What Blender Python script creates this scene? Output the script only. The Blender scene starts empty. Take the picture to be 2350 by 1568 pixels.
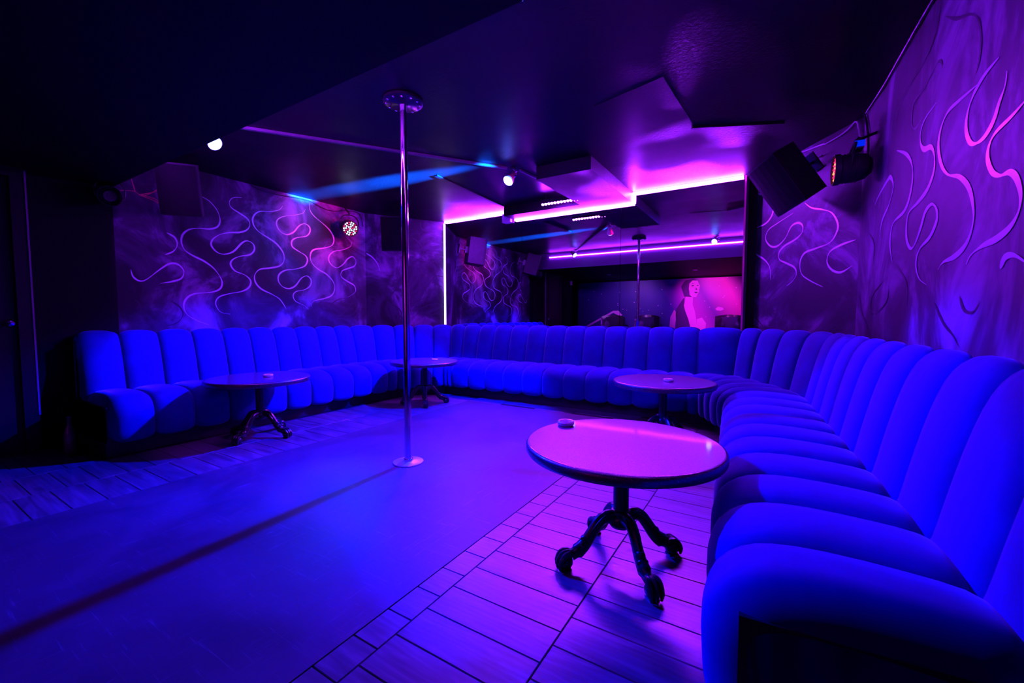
import bpy, bmesh, math, random
from mathutils import Vector, Matrix, Euler
random.seed(4)
SC = bpy.context.scene
COL = SC.collection
PI = math.pi

# ------------------------------------------------------------------ camera, world, exposure
cam = bpy.data.cameras.new('camera'); cam.sensor_width = 36.0; cam.lens = 36.0 * 971 / 2350
cam.clip_start = 0.02
co = bpy.data.objects.new('camera', cam); COL.objects.link(co)
co.location = (0, 0, 1.1); co.rotation_euler = (math.radians(90 - 3.3), 0, math.radians(31.71))
SC.camera = co
w = bpy.data.worlds.new('world'); SC.world = w; w.use_nodes = True
w.node_tree.nodes['Background'].inputs[0].default_value = (0.0, 0.0, 0.0, 1)
w.node_tree.nodes['Background'].inputs[1].default_value = 0.0
SC.view_settings.view_transform = 'Standard'; SC.view_settings.look = 'None'
SC.view_settings.gamma = 1.0; SC.view_settings.use_curve_mapping = False
SC.view_settings.exposure = 0.0

# light colours and powers (each lamp is placed by its own builder)
BLUE = (0.0, 0.004, 1.0)
BULB = (0.10, 0.12, 1.0)
LEDC = (0.28, 0.011, 1.0)
P_A, P_B, P_C = 5200, 4200, 420
LED_STRENGTH = 850.0

CEIL, SOFF, BEAM = 2.66, 2.275, 1.42     # main ceiling, lowered soffit, its front face

# ------------------------------------------------------------------ materials
def nt(name):
    m = bpy.data.materials.new(name); m.use_nodes = True
    n = m.node_tree.nodes; b = n['Principled BSDF']
    return m, n, m.node_tree.links, b
def setv(b, **k):
    for kk, v in k.items():
        s = b.inputs[kk.replace('_', ' ')]
        s.default_value = (*v, 1) if isinstance(v, tuple) and len(v) == 3 else v
def plain(name, col, rough=.5, metal=0., spec=.5, **k):
    m, n, l, b = nt(name); setv(b, Base_Color=col, Roughness=rough, Metallic=metal, Specular_IOR_Level=spec, **k)
    return m
def coords(n, l, scale=(1, 1, 1), obj=False, rot=(0, 0, 0)):
    mp = n.new('ShaderNodeMapping'); mp.inputs['Scale'].default_value = scale; mp.inputs['Rotation'].default_value = rot
    if obj:
        t = n.new('ShaderNodeTexCoord'); l.new(t.outputs['Object'], mp.inputs[0])
    else:
        g = n.new('ShaderNodeNewGeometry'); l.new(g.outputs['Position'], mp.inputs[0])
    return mp
def noise(n, l, src, scale, detail=4, rough=.55, dist=0.):
    t = n.new('ShaderNodeTexNoise'); t.inputs['Scale'].default_value = scale; t.inputs['Detail'].default_value = detail
    t.inputs['Roughness'].default_value = rough; t.inputs['Distortion'].default_value = dist
    l.new(src.outputs[0], t.inputs['Vector']); return t
def ramp(n, l, fac, stops):
    r = n.new('ShaderNodeValToRGB'); e = r.color_ramp.elements
    while len(e) < len(stops): e.new(.5)
    for i, (p, c) in enumerate(stops):
        e[i].position = p; e[i].color = (*c, 1) if len(c) == 3 else c
    l.new(fac, r.inputs[0]); return r
def bump(n, l, b, h, strength=.2, dist=.01):
    u = n.new('ShaderNodeBump'); u.inputs['Strength'].default_value = strength; u.inputs['Distance'].default_value = dist
    l.new(h, u.inputs['Height']); l.new(u.outputs[0], b.inputs['Normal']); return u
def emit(name, col, s):
    m, n, l, b = nt(name); n.remove(b)
    e = n.new('ShaderNodeEmission'); e.inputs[0].default_value = (*col, 1); e.inputs[1].default_value = s
    l.new(e.outputs[0], n['Material Output'].inputs[0]); return m
M = {}
def mk_velvet():
    m, n, l, b = nt('blue_velvet'); c = coords(n, l)
    a = noise(n, l, c, 5, 4); f = noise(n, l, c, 900, 2)
    r = ramp(n, l, a.outputs[0], [(.3, (.002, .004, .14)), (.7, (.003, .007, .21))]); l.new(r.outputs[0], b.inputs['Base Color'])
    setv(b, Roughness=.85, Specular_IOR_Level=.2, Sheen_Weight=.6, Sheen_Roughness=.3, Sheen_Tint=(.35, .5, 1.0))
    bump(n, l, b, f.outputs[0], .12, .002); return m
def mk_paper(name, scale):
    m, n, l, b = nt(name); c = coords(n, l, (1, 1, scale))
    a = noise(n, l, c, 1.7, 5, .62, .7); f = noise(n, l, c, 260, 2)
    r = ramp(n, l, a.outputs[0], [(.40, (.002, .001, .004)), (.51, (.022, .013, .034)), (.64, (.15, .09, .2))]); l.new(r.outputs[0], b.inputs['Base Color'])
    setv(b, Roughness=.6, Specular_IOR_Level=.25); bump(n, l, b, f.outputs[0], .15, .002); return m
def mk_ceiling():
    m, n, l, b = nt('black_gloss_paint'); c = coords(n, l); d = coords(n, l, (1, 1, 1))
    a = noise(n, l, c, 1.3, 4); f = noise(n, l, c, 38, 5, .65, .3); g = noise(n, l, d, 1.1, 2)
    r = ramp(n, l, a.outputs[0], [(.35, (.002, .002, .003)), (.7, (.006, .006, .008))]); l.new(r.outputs[0], b.inputs['Base Color'])
    rr = ramp(n, l, a.outputs[0], [(.3, (.34,) * 3), (.7, (.5,) * 3)]); l.new(rr.outputs[0], b.inputs['Roughness'])
    mul = n.new('ShaderNodeMath'); mul.operation = 'MULTIPLY'
    k = ramp(n, l, g.outputs[0], [(.5, (.05,) * 3), (.66, (1,) * 3)]); l.new(f.outputs[0], mul.inputs[0]); l.new(k.outputs[0], mul.inputs[1])
    setv(b, Specular_IOR_Level=.2); bump(n, l, b, mul.outputs[0], .5, .012); return m
def mk_wood():
    m, n, l, b = nt('wood_look_tile'); g = n.new('ShaderNodeNewGeometry'); oi = n.new('ShaderNodeObjectInfo')
    sc = n.new('ShaderNodeVectorMath'); sc.operation = 'SCALE'; sc.inputs[3].default_value = 9.0
    cx = n.new('ShaderNodeCombineXYZ'); l.new(oi.outputs['Random'], cx.inputs[0]); l.new(oi.outputs['Random'], cx.inputs[1]); l.new(cx.outputs[0], sc.inputs[0])
    ad = n.new('ShaderNodeVectorMath'); ad.operation = 'ADD'; l.new(g.outputs['Position'], ad.inputs[0]); l.new(sc.outputs[0], ad.inputs[1])
    mp = n.new('ShaderNodeMapping'); mp.inputs['Scale'].default_value = (1.2, 8, 1); l.new(ad.outputs[0], mp.inputs[0])
    a = noise(n, l, mp, 2.2, 5, .6, 1.2)
    wv = n.new('ShaderNodeTexWave'); wv.inputs['Scale'].default_value = 1.6; wv.inputs['Distortion'].default_value = 9; wv.inputs['Detail'].default_value = 3
    wv.bands_direction = 'Y'; l.new(mp.outputs[0], wv.inputs[0])
    mx = n.new('ShaderNodeMath'); mx.operation = 'MULTIPLY_ADD'; mx.inputs[1].default_value = .12; l.new(wv.outputs['Fac'], mx.inputs[0]); l.new(a.outputs[0], mx.inputs[2])
    r = ramp(n, l, mx.outputs[0], [(.35, (.035, .03, .035)), (.6, (.075, .065, .075)), (.85, (.13, .12, .13))]); l.new(r.outputs[0], b.inputs['Base Color'])
    rr = ramp(n, l, a.outputs[0], [(.3, (.33,) * 3), (.75, (.46,) * 3)]); l.new(rr.outputs[0], b.inputs['Roughness'])
    setv(b, Specular_IOR_Level=.9); bump(n, l, b, mx.outputs[0], .2, .002); return m
def mk_vinyl():
    m, n, l, b = nt('scuffed_vinyl'); c = coords(n, l, (1, 1, 1)); c2 = coords(n, l, (1, 26, 1), rot=(0, 0, .5)); c3 = coords(n, l, (22, 1, 1), rot=(0, 0, .35))
    a = noise(n, l, c, 1.7, 6, .65, .5); s1 = noise(n, l, c2, 4, 6, .7, .8); s2 = noise(n, l, c3, 4, 6, .7, .8)
    mx = n.new('ShaderNodeMath'); mx.operation = 'MAXIMUM'; l.new(s1.outputs[0], mx.inputs[0]); l.new(s2.outputs[0], mx.inputs[1])
    k = ramp(n, l, mx.outputs[0], [(.60, (0,) * 3), (.72, (1,) * 3)])
    r = ramp(n, l, a.outputs[0], [(.3, (.02, .02, .024)), (.7, (.05, .05, .056))])
    mi = n.new('ShaderNodeMixRGB'); l.new(k.outputs[0], mi.inputs[0]); l.new(r.outputs[0], mi.inputs[1]); mi.inputs[2].default_value = (.13, .13, .14, 1)
    l.new(mi.outputs[0], b.inputs['Base Color'])
    rr = ramp(n, l, a.outputs[0], [(.3, (.42,) * 3), (.7, (.52,) * 3)]); l.new(rr.outputs[0], b.inputs['Roughness'])
    setv(b, Specular_IOR_Level=.5); bump(n, l, b, mx.outputs[0], .12, .003); return m
def mk_granite(name, stops):
    m, n, l, b = nt(name); c = coords(n, l)
    v = n.new('ShaderNodeTexVoronoi'); v.inputs['Scale'].default_value = 420; l.new(c.outputs[0], v.inputs[0])
    a = noise(n, l, c, 60, 4)
    r = ramp(n, l, v.outputs['Color'], stops); l.new(r.outputs[0], b.inputs['Base Color'])
    setv(b, Roughness=.38, Specular_IOR_Level=.9, Coat_Weight=.6, Coat_Roughness=.06); return m
def mk_poster():
    m, n, l, b = nt('poster_print'); g = n.new('ShaderNodeNewGeometry'); sx = n.new('ShaderNodeSeparateXYZ'); l.new(g.outputs['Position'], sx.inputs[0])
    c = coords(n, l); v = n.new('ShaderNodeTexVoronoi'); v.inputs['Scale'].default_value = 6.5; l.new(c.outputs[0], v.inputs[0])
    a = noise(n, l, c, 1.6, 4)
    ad = n.new('ShaderNodeMath'); ad.operation = 'MULTIPLY_ADD'; ad.inputs[1].default_value = .55; l.new(sx.outputs[2], ad.inputs[0]); l.new(sx.outputs[0], ad.inputs[2])
    mr = n.new('ShaderNodeMapRange'); mr.inputs[1].default_value = -5; mr.inputs[2].default_value = 1.2; l.new(ad.outputs[0], mr.inputs[0])
    r = ramp(n, l, mr.outputs[0], [(.0, (.02, .02, .10)), (.5, (.03, .02, .22)), (.6, (.5, .03, .4)), (.68, (.12, .02, .2)), (.80, (.75, .04, .30)), (.9, (.12, .02, .2)), (1, (.6, .03, .25))])
    st = ramp(n, l, v.outputs['Distance'], [(.06, (1,) * 3), (.10, (0,) * 3)])
    mi = n.new('ShaderNodeMixRGB'); l.new(st.outputs[0], mi.inputs[0]); l.new(r.outputs[0], mi.inputs[1]); mi.inputs[2].default_value = (.95, .5, .9, 1)
    l.new(mi.outputs[0], b.inputs['Base Color']); setv(b, Roughness=.45); return m
M['velvet'] = mk_velvet(); M['paper'] = mk_paper('smoky_wallpaper', 1.0); M['paper_streak'] = mk_paper('streaky_wallpaper', .55)
M['ceil'] = mk_ceiling(); M['wood'] = mk_wood(); M['vinyl'] = mk_vinyl(); M['granite'] = mk_granite('polished_granite', [(.3, (.03, .02, .03)), (.85, (.12, .09, .11))]); M['edge'] = mk_granite('speckled_edge', [(.80, (.006, .005, .008)), (.92, (.30, .18, .26))]); M['poster'] = mk_poster()
M['black'] = plain('matt_black', (.012, .012, .015), .6, 0, .3)
M['blackpaint'] = plain('black_wall_paint', (.0012, .0012, .0016), .6, 0, .1)
M['grout'] = plain('dark_grout', (.012, .01, .014), .8, 0, .2)
M['iron'] = plain('cast_iron_black', (.006, .006, .008), .28, 0, .45)
M['chrome'] = plain('polished_chrome', (.82, .8, .85), .07, 1.0)
M['brushed'] = plain('brushed_steel', (.75, .72, .78), .38, 1.0)
M['mirror'] = plain('mirror_glass', (.72, .70, .78), .004, 1.0)
M['plastic'] = plain('black_plastic', (.015, .015, .017), .5, 0, .25)
M['grille'] = plain('speaker_grille', (.006, .006, .007), .8, 0, .15)
M['ink'] = plain('scroll_ink_lit', (.42, .32, .50), .34, .1, .6)  # scroll ink where it catches the light, painted pale
M['ink_unlit'] = plain('scroll_ink_unlit', (.008, .006, .014), .5, 0, .3)  # the same ink where it reflects nothing, painted black
M['trunk'] = plain('pale_trunking', (.16, .13, .15), .45)
M['trim_glint'] = plain('mirror_trim_red_glint', (.85, .06, .30), .3)  # red light caught by the mirror edge, put into the trim colour
M['ceramic'] = plain('pale_ceramic', (.75, .62, .68), .25)
M['leather'] = plain('black_tufted_leather', (.03, .028, .032), .3, 0, .5)
M['bottle'] = plain('dark_bottle_glass', (.10, .05, .06), .12, 0, .6)
M['redwire'] = plain('red_cable_sleeve', (.35, .02, .05), .5)
M['cable'] = plain('black_cable', (.01, .01, .012), .5)
M['lilacwire'] = plain('pale_cable', (.6, .5, .6), .45)
M['skin'] = plain('print_skin', (.85, .30, .62), .5)
M['hair'] = plain('print_dark', (.05, .012, .08), .5)
M['paint'] = plain('dark_door_paint', (.006, .004, .005), .45, 0, .25)
M['led'] = emit('led_purple', LEDC, LED_STRENGTH)
M['ledbeam'] = emit('led_purple_beam', LEDC, LED_STRENGTH * .28)
M['ledside'] = emit('led_side', (.55, .32, 1.0), 11.0)
M['bulb'] = emit('bulb_glow', BULB, 45.0)
M['diode_w'] = emit('diode_white', (.55, .6, 1.0), 9.0)
M['diode_r'] = emit('diode_red', (1.0, .02, .16), 1.6)
M['diode_o'] = emit('diode_orange', (1.0, .16, .06), 4.0)
M['display'] = emit('display_blue', (.0, .02, 1.0), .9)
M['sign'] = plain('small_notice', (.8, .5, .6), .5)
M['label'] = plain('grey_sticker', (.4, .4, .45), .5)

# ------------------------------------------------------------------ mesh helpers
class MB:
    def __init__(s): s.v = []; s.f = []
    def add(s, vs, fs):
        o = len(s.v); s.v += [tuple(p) for p in vs]; s.f += [tuple(i + o for i in f) for f in fs]; return s
    def box(s, a, b, mat=None):
        x0, y0, z0 = a; x1, y1, z1 = b
        vs = [(x0, y0, z0), (x1, y0, z0), (x1, y1, z0), (x0, y1, z0), (x0, y0, z1), (x1, y0, z1), (x1, y1, z1), (x0, y1, z1)]
        if mat: vs = [mat @ Vector(p) for p in vs]
        return s.add(vs, [(0, 3, 2, 1), (4, 5, 6, 7), (0, 1, 5, 4), (1, 2, 6, 5), (2, 3, 7, 6), (3, 0, 4, 7)])
    def lathe(s, prof, n=24, mat=None):
        vs = []; fs = []; k = len(prof)
        for i in range(n):
            a = 2 * PI * i / n
            for r, z in prof: vs.append(Vector((r * math.cos(a), r * math.sin(a), z)))
        for i in range(n):
            j = (i + 1) % n
            for q in range(k - 1): fs.append((i * k + q, j * k + q, j * k + q + 1, i * k + q + 1))
        fs.append(tuple(i * k for i in range(n))[::-1]); fs.append(tuple(i * k + k - 1 for i in range(n)))
        if mat: vs = [mat @ p for p in vs]
        return s.add(vs, fs)
    def tube(s, pts, rad, n=8, flat=1.0):
        pts = [Vector(p) for p in pts]; vs = []; fs = []; N = len(pts)
        rad = rad if isinstance(rad, (list, tuple)) else [rad] * N
        t0 = (pts[1] - pts[0]).normalized(); up = Vector((0, 0, 1)) if abs(t0.z) < .9 else Vector((1, 0, 0))
        for i, p in enumerate(pts):
            t = (pts[min(i + 1, N - 1)] - pts[max(i - 1, 0)]).normalized()
            sd = t.cross(up); sd = sd.normalized() if sd.length > 1e-4 else Vector((1, 0, 0)); u2 = sd.cross(t).normalized(); up = u2
            for q in range(n):
                a = 2 * PI * q / n; vs.append(p + sd * math.cos(a) * rad[i] * flat + u2 * math.sin(a) * rad[i])
        for i in range(N - 1):
            for q in range(n):
                r = (q + 1) % n; fs.append((i * n + q, i * n + r, (i + 1) * n + r, (i + 1) * n + q))
        fs.append(tuple(range(n))[::-1]); fs.append(tuple((N - 1) * n + q for q in range(n)))
        return s.add(vs, fs)
    def prism(s, poly, z0, z1, mat=None):
        k = len(poly); vs = [Vector((x, y, z0)) for x, y in poly] + [Vector((x, y, z1)) for x, y in poly]
        if mat: vs = [mat @ p for p in vs]
        fs = [tuple(range(k))[::-1], tuple(range(k, 2 * k))] + [(i, (i + 1) % k, k + (i + 1) % k, k + i) for i in range(k)]
        return s.add(vs, fs)
    def ball(s, c, r, n=10, sq=(1, 1, 1)):
        prof = [(max(r * math.sin(PI * i / 7), 1e-4), -r * math.cos(PI * i / 7)) for i in range(8)]
        m = Matrix.Translation(c) @ Matrix.Diagonal((*sq, 1))
        return s.lathe(prof, n, m)
    def mesh(s, name, mat, smooth=False):
        me = bpy.data.meshes.new(name); me.from_pydata(s.v, [], s.f); me.update()
        bm = bmesh.new(); bm.from_mesh(me); bmesh.ops.recalc_face_normals(bm, faces=bm.faces); bm.to_mesh(me); bm.free()
        me.materials.append(mat)
        if smooth:
            for p in me.polygons: p.use_smooth = True
            me.set_sharp_from_angle(angle=math.radians(42))
        return me
    def build(s, name, mat, parent=None, smooth=False, loc=(0, 0, 0), rot=(0, 0, 0)):
        o = bpy.data.objects.new(name, s.mesh(name, mat, smooth)); COL.objects.link(o)
        o.location = loc; o.rotation_euler = rot
        if parent: o.parent = parent
        return o
def tag(o, label, cat, group=None, kind=None):
    o['label'] = label
    if cat: o['category'] = cat
    if group: o['group'] = group
    if kind: o['kind'] = kind
    return o
def struct(o, label=None):
    o['kind'] = 'structure'
    if label: o['label'] = label
    return o
def thing(name, label, cat, loc=(0, 0, 0), rot=(0, 0, 0), group=None):
    o = bpy.data.objects.new(name, None); COL.objects.link(o); o.location = loc; o.rotation_euler = rot
    o.empty_display_size = .1
    return tag(o, label, cat, group)
def put(name, mesh, parent, loc=(0, 0, 0), rot=(0, 0, 0)):
    o = bpy.data.objects.new(name, mesh); COL.objects.link(o); o.location = loc; o.rotation_euler = rot; o.parent = parent
    return o
def dup(root, loc, rotz, label):
    def cp(o, par):
        c = o.copy(); COL.objects.link(c); c.parent = par
        for ch in kids[o]: cp(ch, c)
        return c
    kids = {}
    for o in list(COL.objects):
        kids.setdefault(o, []); kids.setdefault(o.parent, []).append(o)
    r = cp(root, None); r.location = loc; r.rotation_euler = (0, 0, rotz); r['label'] = label
    return r
def spot(name, loc, target, power, col, deg, blend=.5, size=.05, parent=None):
    d = bpy.data.lights.new(name, 'SPOT'); d.energy = power; d.color = col; d.spot_size = math.radians(deg); d.spot_blend = blend; d.shadow_soft_size = size
    o = bpy.data.objects.new(name, d); COL.objects.link(o)
    v = Vector(target) - Vector(loc); o.location = loc; o.rotation_euler = v.to_track_quat('-Z', 'Y').to_euler()
    o['kind'] = 'helper'
    return o
def smooth_path(P, k=4):
    P = [Vector(p) for p in P]; out = []
    for i in range(len(P) - 1):
        a = P[max(i - 1, 0)]; b = P[i]; c = P[i + 1]; d = P[min(i + 2, len(P) - 1)]
        for j in range(k):
            t = j / k
            out.append(.5 * ((2 * b) + (c - a) * t + (2 * a - 5 * b + 4 * c - d) * t * t + (3 * b - a - 3 * c + d) * t ** 3))
    out.append(P[-1]); return out

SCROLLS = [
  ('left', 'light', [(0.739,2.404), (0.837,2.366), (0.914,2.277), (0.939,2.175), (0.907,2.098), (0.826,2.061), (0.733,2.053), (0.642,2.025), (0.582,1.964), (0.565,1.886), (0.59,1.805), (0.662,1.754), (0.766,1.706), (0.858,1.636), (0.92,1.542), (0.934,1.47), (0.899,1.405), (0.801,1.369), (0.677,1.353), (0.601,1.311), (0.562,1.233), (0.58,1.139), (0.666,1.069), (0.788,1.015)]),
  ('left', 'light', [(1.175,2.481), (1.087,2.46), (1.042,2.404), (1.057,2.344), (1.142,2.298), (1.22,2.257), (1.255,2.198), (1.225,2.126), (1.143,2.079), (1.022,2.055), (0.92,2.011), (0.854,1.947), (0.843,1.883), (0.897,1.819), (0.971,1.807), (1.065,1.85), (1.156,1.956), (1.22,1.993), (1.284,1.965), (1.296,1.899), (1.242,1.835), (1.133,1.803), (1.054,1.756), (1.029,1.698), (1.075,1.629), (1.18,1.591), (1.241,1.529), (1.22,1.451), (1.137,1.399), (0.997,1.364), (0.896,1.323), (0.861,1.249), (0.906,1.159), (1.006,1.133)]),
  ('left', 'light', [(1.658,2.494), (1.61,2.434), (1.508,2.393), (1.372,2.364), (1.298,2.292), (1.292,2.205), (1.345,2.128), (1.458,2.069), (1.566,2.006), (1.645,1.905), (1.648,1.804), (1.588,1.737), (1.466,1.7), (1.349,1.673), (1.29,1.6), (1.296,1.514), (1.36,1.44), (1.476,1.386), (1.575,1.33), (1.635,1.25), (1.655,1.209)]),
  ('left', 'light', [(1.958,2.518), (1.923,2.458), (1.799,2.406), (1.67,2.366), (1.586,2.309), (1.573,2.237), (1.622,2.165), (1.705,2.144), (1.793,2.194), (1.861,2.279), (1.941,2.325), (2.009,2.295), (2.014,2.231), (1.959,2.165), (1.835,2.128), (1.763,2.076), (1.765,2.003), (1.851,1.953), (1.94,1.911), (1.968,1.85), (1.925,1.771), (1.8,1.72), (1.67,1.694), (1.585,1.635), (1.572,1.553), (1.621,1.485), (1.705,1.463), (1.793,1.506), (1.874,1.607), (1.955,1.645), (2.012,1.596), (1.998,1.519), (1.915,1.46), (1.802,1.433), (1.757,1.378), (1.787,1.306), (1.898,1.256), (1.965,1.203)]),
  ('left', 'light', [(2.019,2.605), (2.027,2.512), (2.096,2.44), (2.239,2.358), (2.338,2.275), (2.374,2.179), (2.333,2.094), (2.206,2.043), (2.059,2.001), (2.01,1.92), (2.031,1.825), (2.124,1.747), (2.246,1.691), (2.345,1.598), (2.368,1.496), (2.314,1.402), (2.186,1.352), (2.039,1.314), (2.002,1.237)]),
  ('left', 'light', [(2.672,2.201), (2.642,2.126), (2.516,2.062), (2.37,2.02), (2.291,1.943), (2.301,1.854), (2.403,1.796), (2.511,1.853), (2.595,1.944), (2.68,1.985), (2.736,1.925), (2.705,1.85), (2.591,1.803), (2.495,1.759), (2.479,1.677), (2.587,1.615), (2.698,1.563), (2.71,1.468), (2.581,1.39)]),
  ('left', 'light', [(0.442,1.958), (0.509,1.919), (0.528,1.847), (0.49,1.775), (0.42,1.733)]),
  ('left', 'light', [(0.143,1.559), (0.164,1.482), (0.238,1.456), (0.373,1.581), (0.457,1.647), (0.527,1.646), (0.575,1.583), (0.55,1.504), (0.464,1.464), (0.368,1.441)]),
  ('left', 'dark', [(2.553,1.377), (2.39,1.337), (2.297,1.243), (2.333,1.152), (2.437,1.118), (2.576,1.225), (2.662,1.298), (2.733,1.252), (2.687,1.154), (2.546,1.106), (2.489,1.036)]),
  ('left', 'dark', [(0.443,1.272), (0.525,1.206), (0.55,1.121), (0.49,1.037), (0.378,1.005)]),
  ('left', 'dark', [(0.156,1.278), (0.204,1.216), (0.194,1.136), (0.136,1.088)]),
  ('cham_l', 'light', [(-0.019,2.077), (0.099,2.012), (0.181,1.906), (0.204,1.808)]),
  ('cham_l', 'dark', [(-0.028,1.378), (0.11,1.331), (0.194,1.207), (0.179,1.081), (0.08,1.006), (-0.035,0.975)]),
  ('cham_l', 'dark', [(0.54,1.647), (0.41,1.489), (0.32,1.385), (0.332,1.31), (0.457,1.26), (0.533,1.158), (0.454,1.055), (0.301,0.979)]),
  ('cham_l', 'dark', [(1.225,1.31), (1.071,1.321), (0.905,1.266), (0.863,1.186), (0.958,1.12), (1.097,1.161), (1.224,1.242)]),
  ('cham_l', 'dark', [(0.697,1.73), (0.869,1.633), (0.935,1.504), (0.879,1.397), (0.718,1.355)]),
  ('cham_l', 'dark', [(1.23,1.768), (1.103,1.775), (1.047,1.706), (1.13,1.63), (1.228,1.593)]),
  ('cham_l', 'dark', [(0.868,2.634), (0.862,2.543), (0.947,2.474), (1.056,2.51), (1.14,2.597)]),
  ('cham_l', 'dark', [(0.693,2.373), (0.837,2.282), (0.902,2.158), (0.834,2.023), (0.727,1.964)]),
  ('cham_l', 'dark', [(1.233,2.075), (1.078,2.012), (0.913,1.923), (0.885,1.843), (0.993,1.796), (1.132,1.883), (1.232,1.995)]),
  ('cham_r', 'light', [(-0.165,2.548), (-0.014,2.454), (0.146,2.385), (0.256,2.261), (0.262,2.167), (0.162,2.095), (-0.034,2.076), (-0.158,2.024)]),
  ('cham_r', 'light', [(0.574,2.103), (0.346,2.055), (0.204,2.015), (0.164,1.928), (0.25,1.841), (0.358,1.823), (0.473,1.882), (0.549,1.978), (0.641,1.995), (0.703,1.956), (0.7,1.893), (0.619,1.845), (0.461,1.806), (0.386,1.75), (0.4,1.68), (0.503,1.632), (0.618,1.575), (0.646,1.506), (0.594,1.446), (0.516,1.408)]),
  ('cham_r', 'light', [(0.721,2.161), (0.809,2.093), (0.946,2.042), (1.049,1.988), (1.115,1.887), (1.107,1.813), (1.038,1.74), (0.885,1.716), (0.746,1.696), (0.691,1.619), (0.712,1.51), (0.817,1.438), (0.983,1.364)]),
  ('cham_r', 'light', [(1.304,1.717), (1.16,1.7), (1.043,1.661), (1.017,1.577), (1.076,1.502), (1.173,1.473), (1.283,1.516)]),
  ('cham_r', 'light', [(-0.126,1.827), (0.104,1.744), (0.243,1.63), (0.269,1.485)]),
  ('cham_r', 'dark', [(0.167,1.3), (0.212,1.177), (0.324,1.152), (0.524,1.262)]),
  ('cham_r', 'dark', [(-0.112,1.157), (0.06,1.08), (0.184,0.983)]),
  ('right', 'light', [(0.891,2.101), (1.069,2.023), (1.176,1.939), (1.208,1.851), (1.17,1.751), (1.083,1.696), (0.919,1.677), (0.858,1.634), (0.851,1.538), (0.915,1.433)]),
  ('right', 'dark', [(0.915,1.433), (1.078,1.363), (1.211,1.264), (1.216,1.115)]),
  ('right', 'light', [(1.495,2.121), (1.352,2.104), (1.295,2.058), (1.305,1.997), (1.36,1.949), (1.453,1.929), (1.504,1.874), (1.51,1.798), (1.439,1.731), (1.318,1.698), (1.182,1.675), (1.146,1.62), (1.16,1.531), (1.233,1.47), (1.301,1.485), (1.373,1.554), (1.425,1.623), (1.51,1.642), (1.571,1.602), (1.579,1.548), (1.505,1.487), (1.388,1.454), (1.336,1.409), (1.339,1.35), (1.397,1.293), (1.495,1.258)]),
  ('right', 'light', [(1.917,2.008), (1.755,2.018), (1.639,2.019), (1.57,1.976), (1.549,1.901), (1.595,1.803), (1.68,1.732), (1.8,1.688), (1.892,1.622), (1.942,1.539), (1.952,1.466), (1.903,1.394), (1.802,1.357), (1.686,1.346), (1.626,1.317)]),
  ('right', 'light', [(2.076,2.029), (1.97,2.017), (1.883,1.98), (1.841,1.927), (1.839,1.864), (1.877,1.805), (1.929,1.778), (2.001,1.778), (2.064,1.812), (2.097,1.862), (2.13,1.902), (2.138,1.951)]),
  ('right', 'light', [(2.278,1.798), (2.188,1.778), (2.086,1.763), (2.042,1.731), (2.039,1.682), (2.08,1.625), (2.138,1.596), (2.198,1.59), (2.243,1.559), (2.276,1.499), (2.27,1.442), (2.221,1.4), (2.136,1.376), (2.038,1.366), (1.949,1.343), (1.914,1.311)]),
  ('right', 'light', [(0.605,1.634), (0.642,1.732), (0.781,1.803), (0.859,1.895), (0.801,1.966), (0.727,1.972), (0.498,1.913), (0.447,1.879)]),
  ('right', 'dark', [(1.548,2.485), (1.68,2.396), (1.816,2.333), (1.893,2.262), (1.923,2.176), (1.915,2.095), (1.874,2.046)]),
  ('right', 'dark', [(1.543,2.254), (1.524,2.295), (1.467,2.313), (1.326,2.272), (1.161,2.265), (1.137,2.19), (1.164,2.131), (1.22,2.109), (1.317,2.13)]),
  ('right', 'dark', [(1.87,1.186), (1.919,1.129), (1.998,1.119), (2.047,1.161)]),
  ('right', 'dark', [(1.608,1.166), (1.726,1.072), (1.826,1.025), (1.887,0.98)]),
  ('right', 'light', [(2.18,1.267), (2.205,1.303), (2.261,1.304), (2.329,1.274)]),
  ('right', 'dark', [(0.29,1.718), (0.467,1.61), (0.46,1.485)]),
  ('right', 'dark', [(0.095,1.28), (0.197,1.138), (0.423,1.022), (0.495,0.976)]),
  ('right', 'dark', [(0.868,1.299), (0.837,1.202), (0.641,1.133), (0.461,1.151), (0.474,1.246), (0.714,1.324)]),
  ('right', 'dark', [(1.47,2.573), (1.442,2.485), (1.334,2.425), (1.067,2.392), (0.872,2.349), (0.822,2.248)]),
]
FIGURE = {
  'face': [(-2.146,2.083), (-2.063,2.171), (-1.921,2.165), (-1.856,2.011), (-1.885,1.831), (-1.952,1.681), (-2.051,1.684), (-2.124,1.747), (-2.157,1.931)],
  'neck': [(-2.238,1.704), (-2.037,1.683), (-2.041,1.470), (-1.980,1.286), (-1.932,1.042), (-1.912,0.798), (-2.088,0.796), (-2.151,1.042), (-2.244,1.288), (-2.282,1.443)],
  'hair': [(-2.282,1.720), (-2.376,2.000), (-2.263,2.180), (-2.035,2.230), (-1.878,2.133), (-2.061,2.125), (-2.139,2.022), (-2.145,1.778), (-2.051,1.653), (-2.238,1.688)],
  'dress': [(-2.508,1.322), (-2.282,1.689), (-2.244,1.288), (-2.122,1.011), (-2.086,0.673), (-2.494,0.665)],
  'arm': [(-2.553,1.322), (-2.483,1.228), (-2.496,1.041), (-2.533,0.665), (-2.689,0.662), (-2.659,1.103)],
  'shoulder': [(-1.923,1.042), (-1.778,1.088), (-1.668,0.922), (-1.690,0.680), (-1.914,0.676)],
  'instrument': [(-5.352,0.807), (-4.428,1.305), (-4.256,1.304), (-4.135,1.170), (-4.185,1.120), (-4.427,1.238), (-5.277,0.783)],
  'blur': [(-1.432,1.342), (-1.366,1.394), (-1.245,1.375), (-1.217,1.316), (-1.296,1.281), (-1.404,1.294)],
}
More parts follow.
